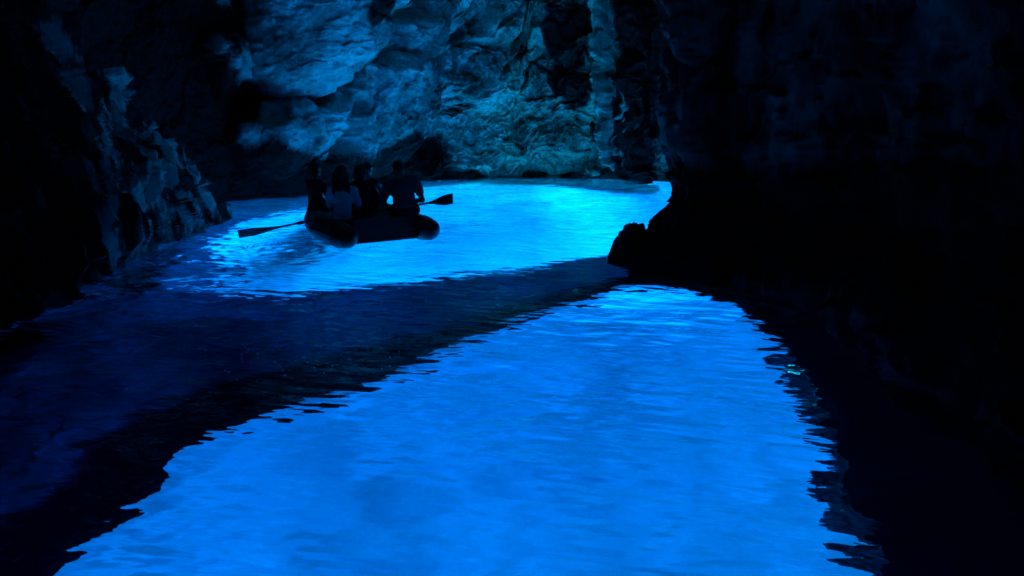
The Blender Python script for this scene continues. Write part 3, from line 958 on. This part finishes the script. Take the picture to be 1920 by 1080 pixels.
    for s in (-1, 1):
        body.append(ell_arr(hp(s * 0.030, 0.074, 0.012), (0.014, 0.012, 0.011), Rm, 8))
        body.append(tube_arr([hp(s * 0.012, 0.083, 0.032), hp(s * 0.048, 0.070, 0.034)], 0.011, 8))
        body.append(ell_arr(hp(s * 0.080, -0.004, -0.012), (0.012, 0.020, 0.031), Rm, 8))
    link('body', fused_mesh('body', body, 0.0085, 3), M_skin, root)
    # hair
    h = [ell_arr(hp(0, -0.022, 0.034), (0.086, 0.098, 0.090), Rm)]
    cut = ell_arr(hp(0, -0.045, -0.008), (0.083, 0.070, 0.082), Rm)
    h.append(cut)
    if hair == 'long':
        back = tl((0, -0.085, 0.47), 1.0)
        for k in range(-4, 5):
            x = k * 0.021
            top_p = hp(x * 0.95, -0.075 + 0.012 * abs(k) * 0.6, 0.0)
            h.append(tube_arr([top_p, hp(x * 1.12, -0.088 + 0.012 * abs(k) * 0.6, -0.10), back + (x * 1.25, 0.010 * abs(k) * 0.8 - 0.02, 0.02 * math.sin(k * 2.3))], [0.034, 0.030, 0.017], 10))
    elif hair == 'bob':
        for k in range(-5, 6):
            an = k * 0.33
            x, y = 0.083 * math.sin(an), -0.02 - 0.080 * math.cos(an)
            h.append(tube_arr([hp(x * 0.9, y * 0.9, 0.02), hp(x * 1.08, y * 1.05, -0.07), hp(x * 0.95, y * 0.95, -0.145 - 0.012 * math.sin(k * 2.1))], [0.030, 0.028, 0.016], 10))
    elif hair == 'tied':
        h.append(ell_arr(hp(0, -0.125, 0.055), (0.040, 0.042, 0.042), Rm, 10))
    hm = fused_mesh('hair', h, 0.008, 2)
    co = np.empty(len(hm.vertices) * 3)
    hm.vertices.foreach_get('co', co)
    co = co.reshape(-1, 3)
    co += 0.006 * fbm(co * [60, 60, 14], 3, 7)[:, None] * (co - np.array(hd)) / 0.1
    hm.vertices.foreach_set('co', co.ravel())
    link('hair', hm, M_hair, root)
    if top is not None:
        sp = [ell_arr(tl((0, 0, 0.13)), (0.168 * b, 0.130, 0.13)), ell_arr(wai, (0.152 * b, 0.118, 0.16)), ell_arr(che, (0.174 * b, 0.130, 0.165)), ell_arr(tl((0, 0.0, 0.485)), (0.178 * b, 0.098, 0.085))]
        for s in (-1, 1):
            sp.append(tube_arr([tl((s * 0.07, 0, 0.525)), sh[s]], [0.072 * b, 0.068 * b], 14))
            e = np.array(elbows[s], float)
            if top_sleeves > 0:
                if top_sleeves <= 1:
                    sp.append(tube_arr([sh[s], sh[s] + (e - sh[s]) * top_sleeves], [0.068 * b, 0.064], 14, cap=True))
                else:
                    w = np.array(wrists[s], float)
                    sp.append(tube_arr([sh[s], e], [0.066 * b, 0.054], 14))
                    sp.append(tube_arr([e, e + (w - e) * 0.9], [0.053, 0.040], 14))
        sm_ = fused_mesh('shirt', sp, 0.010, 3)
        co = np.empty(len(sm_.vertices) * 3)
        sm_.vertices.foreach_get('co', co)
        co = co.reshape(-1, 3)
        co[:, 1] += 0.006 * fbm(co * [9, 9, 22], 3, 13)
        co[:, 0] += 0.005 * fbm(co * [8, 8, 16] + 5, 3, 14)
        sm_.vertices.foreach_set('co', co.ravel())
        link('shirt', sm_, top, root)
    sp = [ell_arr(tl((0, -0.002, 0.075)), (0.178 * b, 0.138, 0.105))]
    for s in (-1, 1):
        hip, kn = tl((s * 0.088 * b, 0.02, 0.09)), np.array(knees[s], float)
        sp.append(tube_arr([hip, hip + (kn - hip) * 0.82], [0.099 * b, 0.080], 16))
    link('shorts', fused_mesh('shorts', sp, 0.010, 3), bottom, root)
    return root

ST = 0.40
# broad rower on the right tube
person((-1.70, 12.98, ST), math.radians(10), 'broad bare-headed man leaning forward to row on the right tube of the dinghy', 1.10, lean=0.34, nod=0.30, turn=0.35, build=1.12, tilt=-0.14,
       elbows={-1: (-0.30, 0.06, 0.25), 1: (0.265, 0.06, 0.20)}, wrists={-1: (-0.23, 0.25, 0.09), 1: (0.10, 0.29, 0.19)}, hair='short', top=M_teal, top_sleeves=0.6, bottom=M_blk, grip=True)
# seated in the pale shirt
person((-2.66, 12.60, ST - 0.12), math.radians(4), 'long-haired person in a pale t-shirt, back to us, nearest on the left tube', 1.13, lean=0.05, turn=-0.2, build=0.86,
       elbows={-1: (-0.20, 0.15, 0.27), 1: (0.205, 0.10, 0.27)}, wrists={-1: (-0.10, 0.38, 0.22), 1: (0.10, 0.36, 0.18)}, hair='long', top=M_tee, top_sleeves=0.75, bottom=M_blk)
# far left
person((-3.27, 13.36, ST), math.radians(-38), 'person in dark brown long sleeves sitting at the left end of the dinghy', 1.0, lean=0.02, turn=-0.3, build=0.80,
       elbows={-1: (-0.17, 0.12, 0.27), 1: (0.17, 0.16, 0.27)}, wrists={-1: (-0.02, 0.34, 0.13), 1: (0.17, 0.38, 0.13)}, hair='bob', top=M_brown, top_sleeves=2, bottom=M_brown, grip=True)
# two in the bow
person((-2.47, 13.25, ST - 0.02), math.radians(10), 'person in black with bobbed hair squeezed in behind the pale t-shirt', 1.0, lean=0.05, turn=-0.6, build=0.82, hair='bob', top=M_blk, top_sleeves=2)
person((-2.50, 13.95, ST - 0.03), math.radians(-6), 'slim bare-armed person with short hair at the bow, knees drawn up', 0.98, lean=0.04, turn=-0.5, build=0.88,
       elbows={-1: (-0.22, 0.15, 0.27), 1: (0.27, 0.10, 0.24)}, wrists={-1: (-0.10, 0.36, 0.22), 1: (0.16, 0.34, 0.20)},
       knees={-1: (-0.12, 0.40, 0.22), 1: (0.15, 0.36, 0.26)}, hair='short', top=M_navy, top_sleeves=0.0)

# ---------------------------------------------------------------- water running off the oar, and bubbles on the still water
M_foam = simple_mat('white_foam', (0.92, 0.94, 0.95), 0.4, 0.5, 0.02, 30)
def beads(name, items, kind_mat):
    parts = []
    for (x, y, z), (rx, rz) in items:
        parts.append(ell_arr((x, y, z), (rx, rx, rz), None, 4))
    return tag(link(name, plain_mesh(name, parts), kind_mat), kind='stuff')
rng = random.Random(4)
drops = []
for k in range(150):
    t = rng.random()
    x, y = -4.22 + 0.62 * t + rng.uniform(-.02, .02), 12.30 + 0.30 * t + rng.uniform(-.03, .03)
    if k < 70:
        drops.append(((x, y, rng.uniform(0.01, 0.19)), (rng.uniform(.0025, .005), rng.uniform(.006, .016))))
    else:
        drops.append(((x + rng.gauss(0, .03), y + rng.gauss(0, .05), rng.uniform(0.0, 0.03)), (rng.uniform(.005, .013), rng.uniform(.004, .010))))
for k in range(60):
    cx, cy_ = rng.choice([(-3.35, 11.9), (-3.6, 12.0), (-2.2, 12.3), (-1.2, 12.75), (-4.6, 11.2)])
    drops.append(((cx + rng.gauss(0, .12), cy_ + rng.gauss(0, .10), 0.012), (rng.uniform(.005, .012), .006)))
beads('water_drops', drops, M_foam)
bub = []
for k in range(70):
    x, y = rng.gauss(-1.75, .5), rng.gauss(7.0, .55)
    bub.append(((x, y, 0.010), (rng.uniform(.004, .0085), rng.uniform(.004, .006))))
beads('floating_bubbles', bub, M_foam)

# ---------------------------------------------------------------- pale rocks lying under the rim of the right-hand sill
def seabed_rock(x, y, z, r, seed):
    bm = bmesh.new()
    bmesh.ops.create_icosphere(bm, subdivisions=4, radius=1)
    co = np.array([v.co[:] for v in bm.verts])
    k = 1 + 0.30 * facets(co * 1.6 + seed * 3.1, 200 + seed) + 0.10 * fbm(co * 3 + seed, 3, 210 + seed)
    co = co * k[:, None] * [r, r * 1.25, r * 0.8]
    for vt, c in zip(bm.verts, co):
        vt.co = c
    me = bpy.data.meshes.new('seabed_rock')
    bm.to_mesh(me)
    a = me.attributes.new('algae_shade', 'FLOAT', 'POINT')
    a.data.foreach_set('value', np.clip(0.25 + 0.6 * fbm(co * 3.0 + seed, 3, 220), 0, 1).astype(np.float32))
    o = link('seabed_rock', me, M_reefstone)
    o.location = (x, y, z)
    return tag(o, kind='structure')
M_reefstone = rock_mat('rim_stone', (0.62, 0.60, 0.54), (0.25, 0.23, 0.20), (0.03, 0.02, 0.02), bump=0.5, spec=0.1, scale=2.0)
for k, (x, y, z, r) in enumerate([(3.02, 8.3, -1.72, 0.24), (2.98, 7.55, -1.66, 0.26), (2.86, 6.85, -1.74, 0.30), (2.84, 6.25, -1.6, 0.22), (2.62, 5.75, -1.68, 0.27), (2.50, 5.15, -1.72, 0.27), (2.52, 4.65, -1.58, 0.21), (2.42, 4.25, -1.7, 0.24)]):
    seabed_rock(x, y, z, r, k)
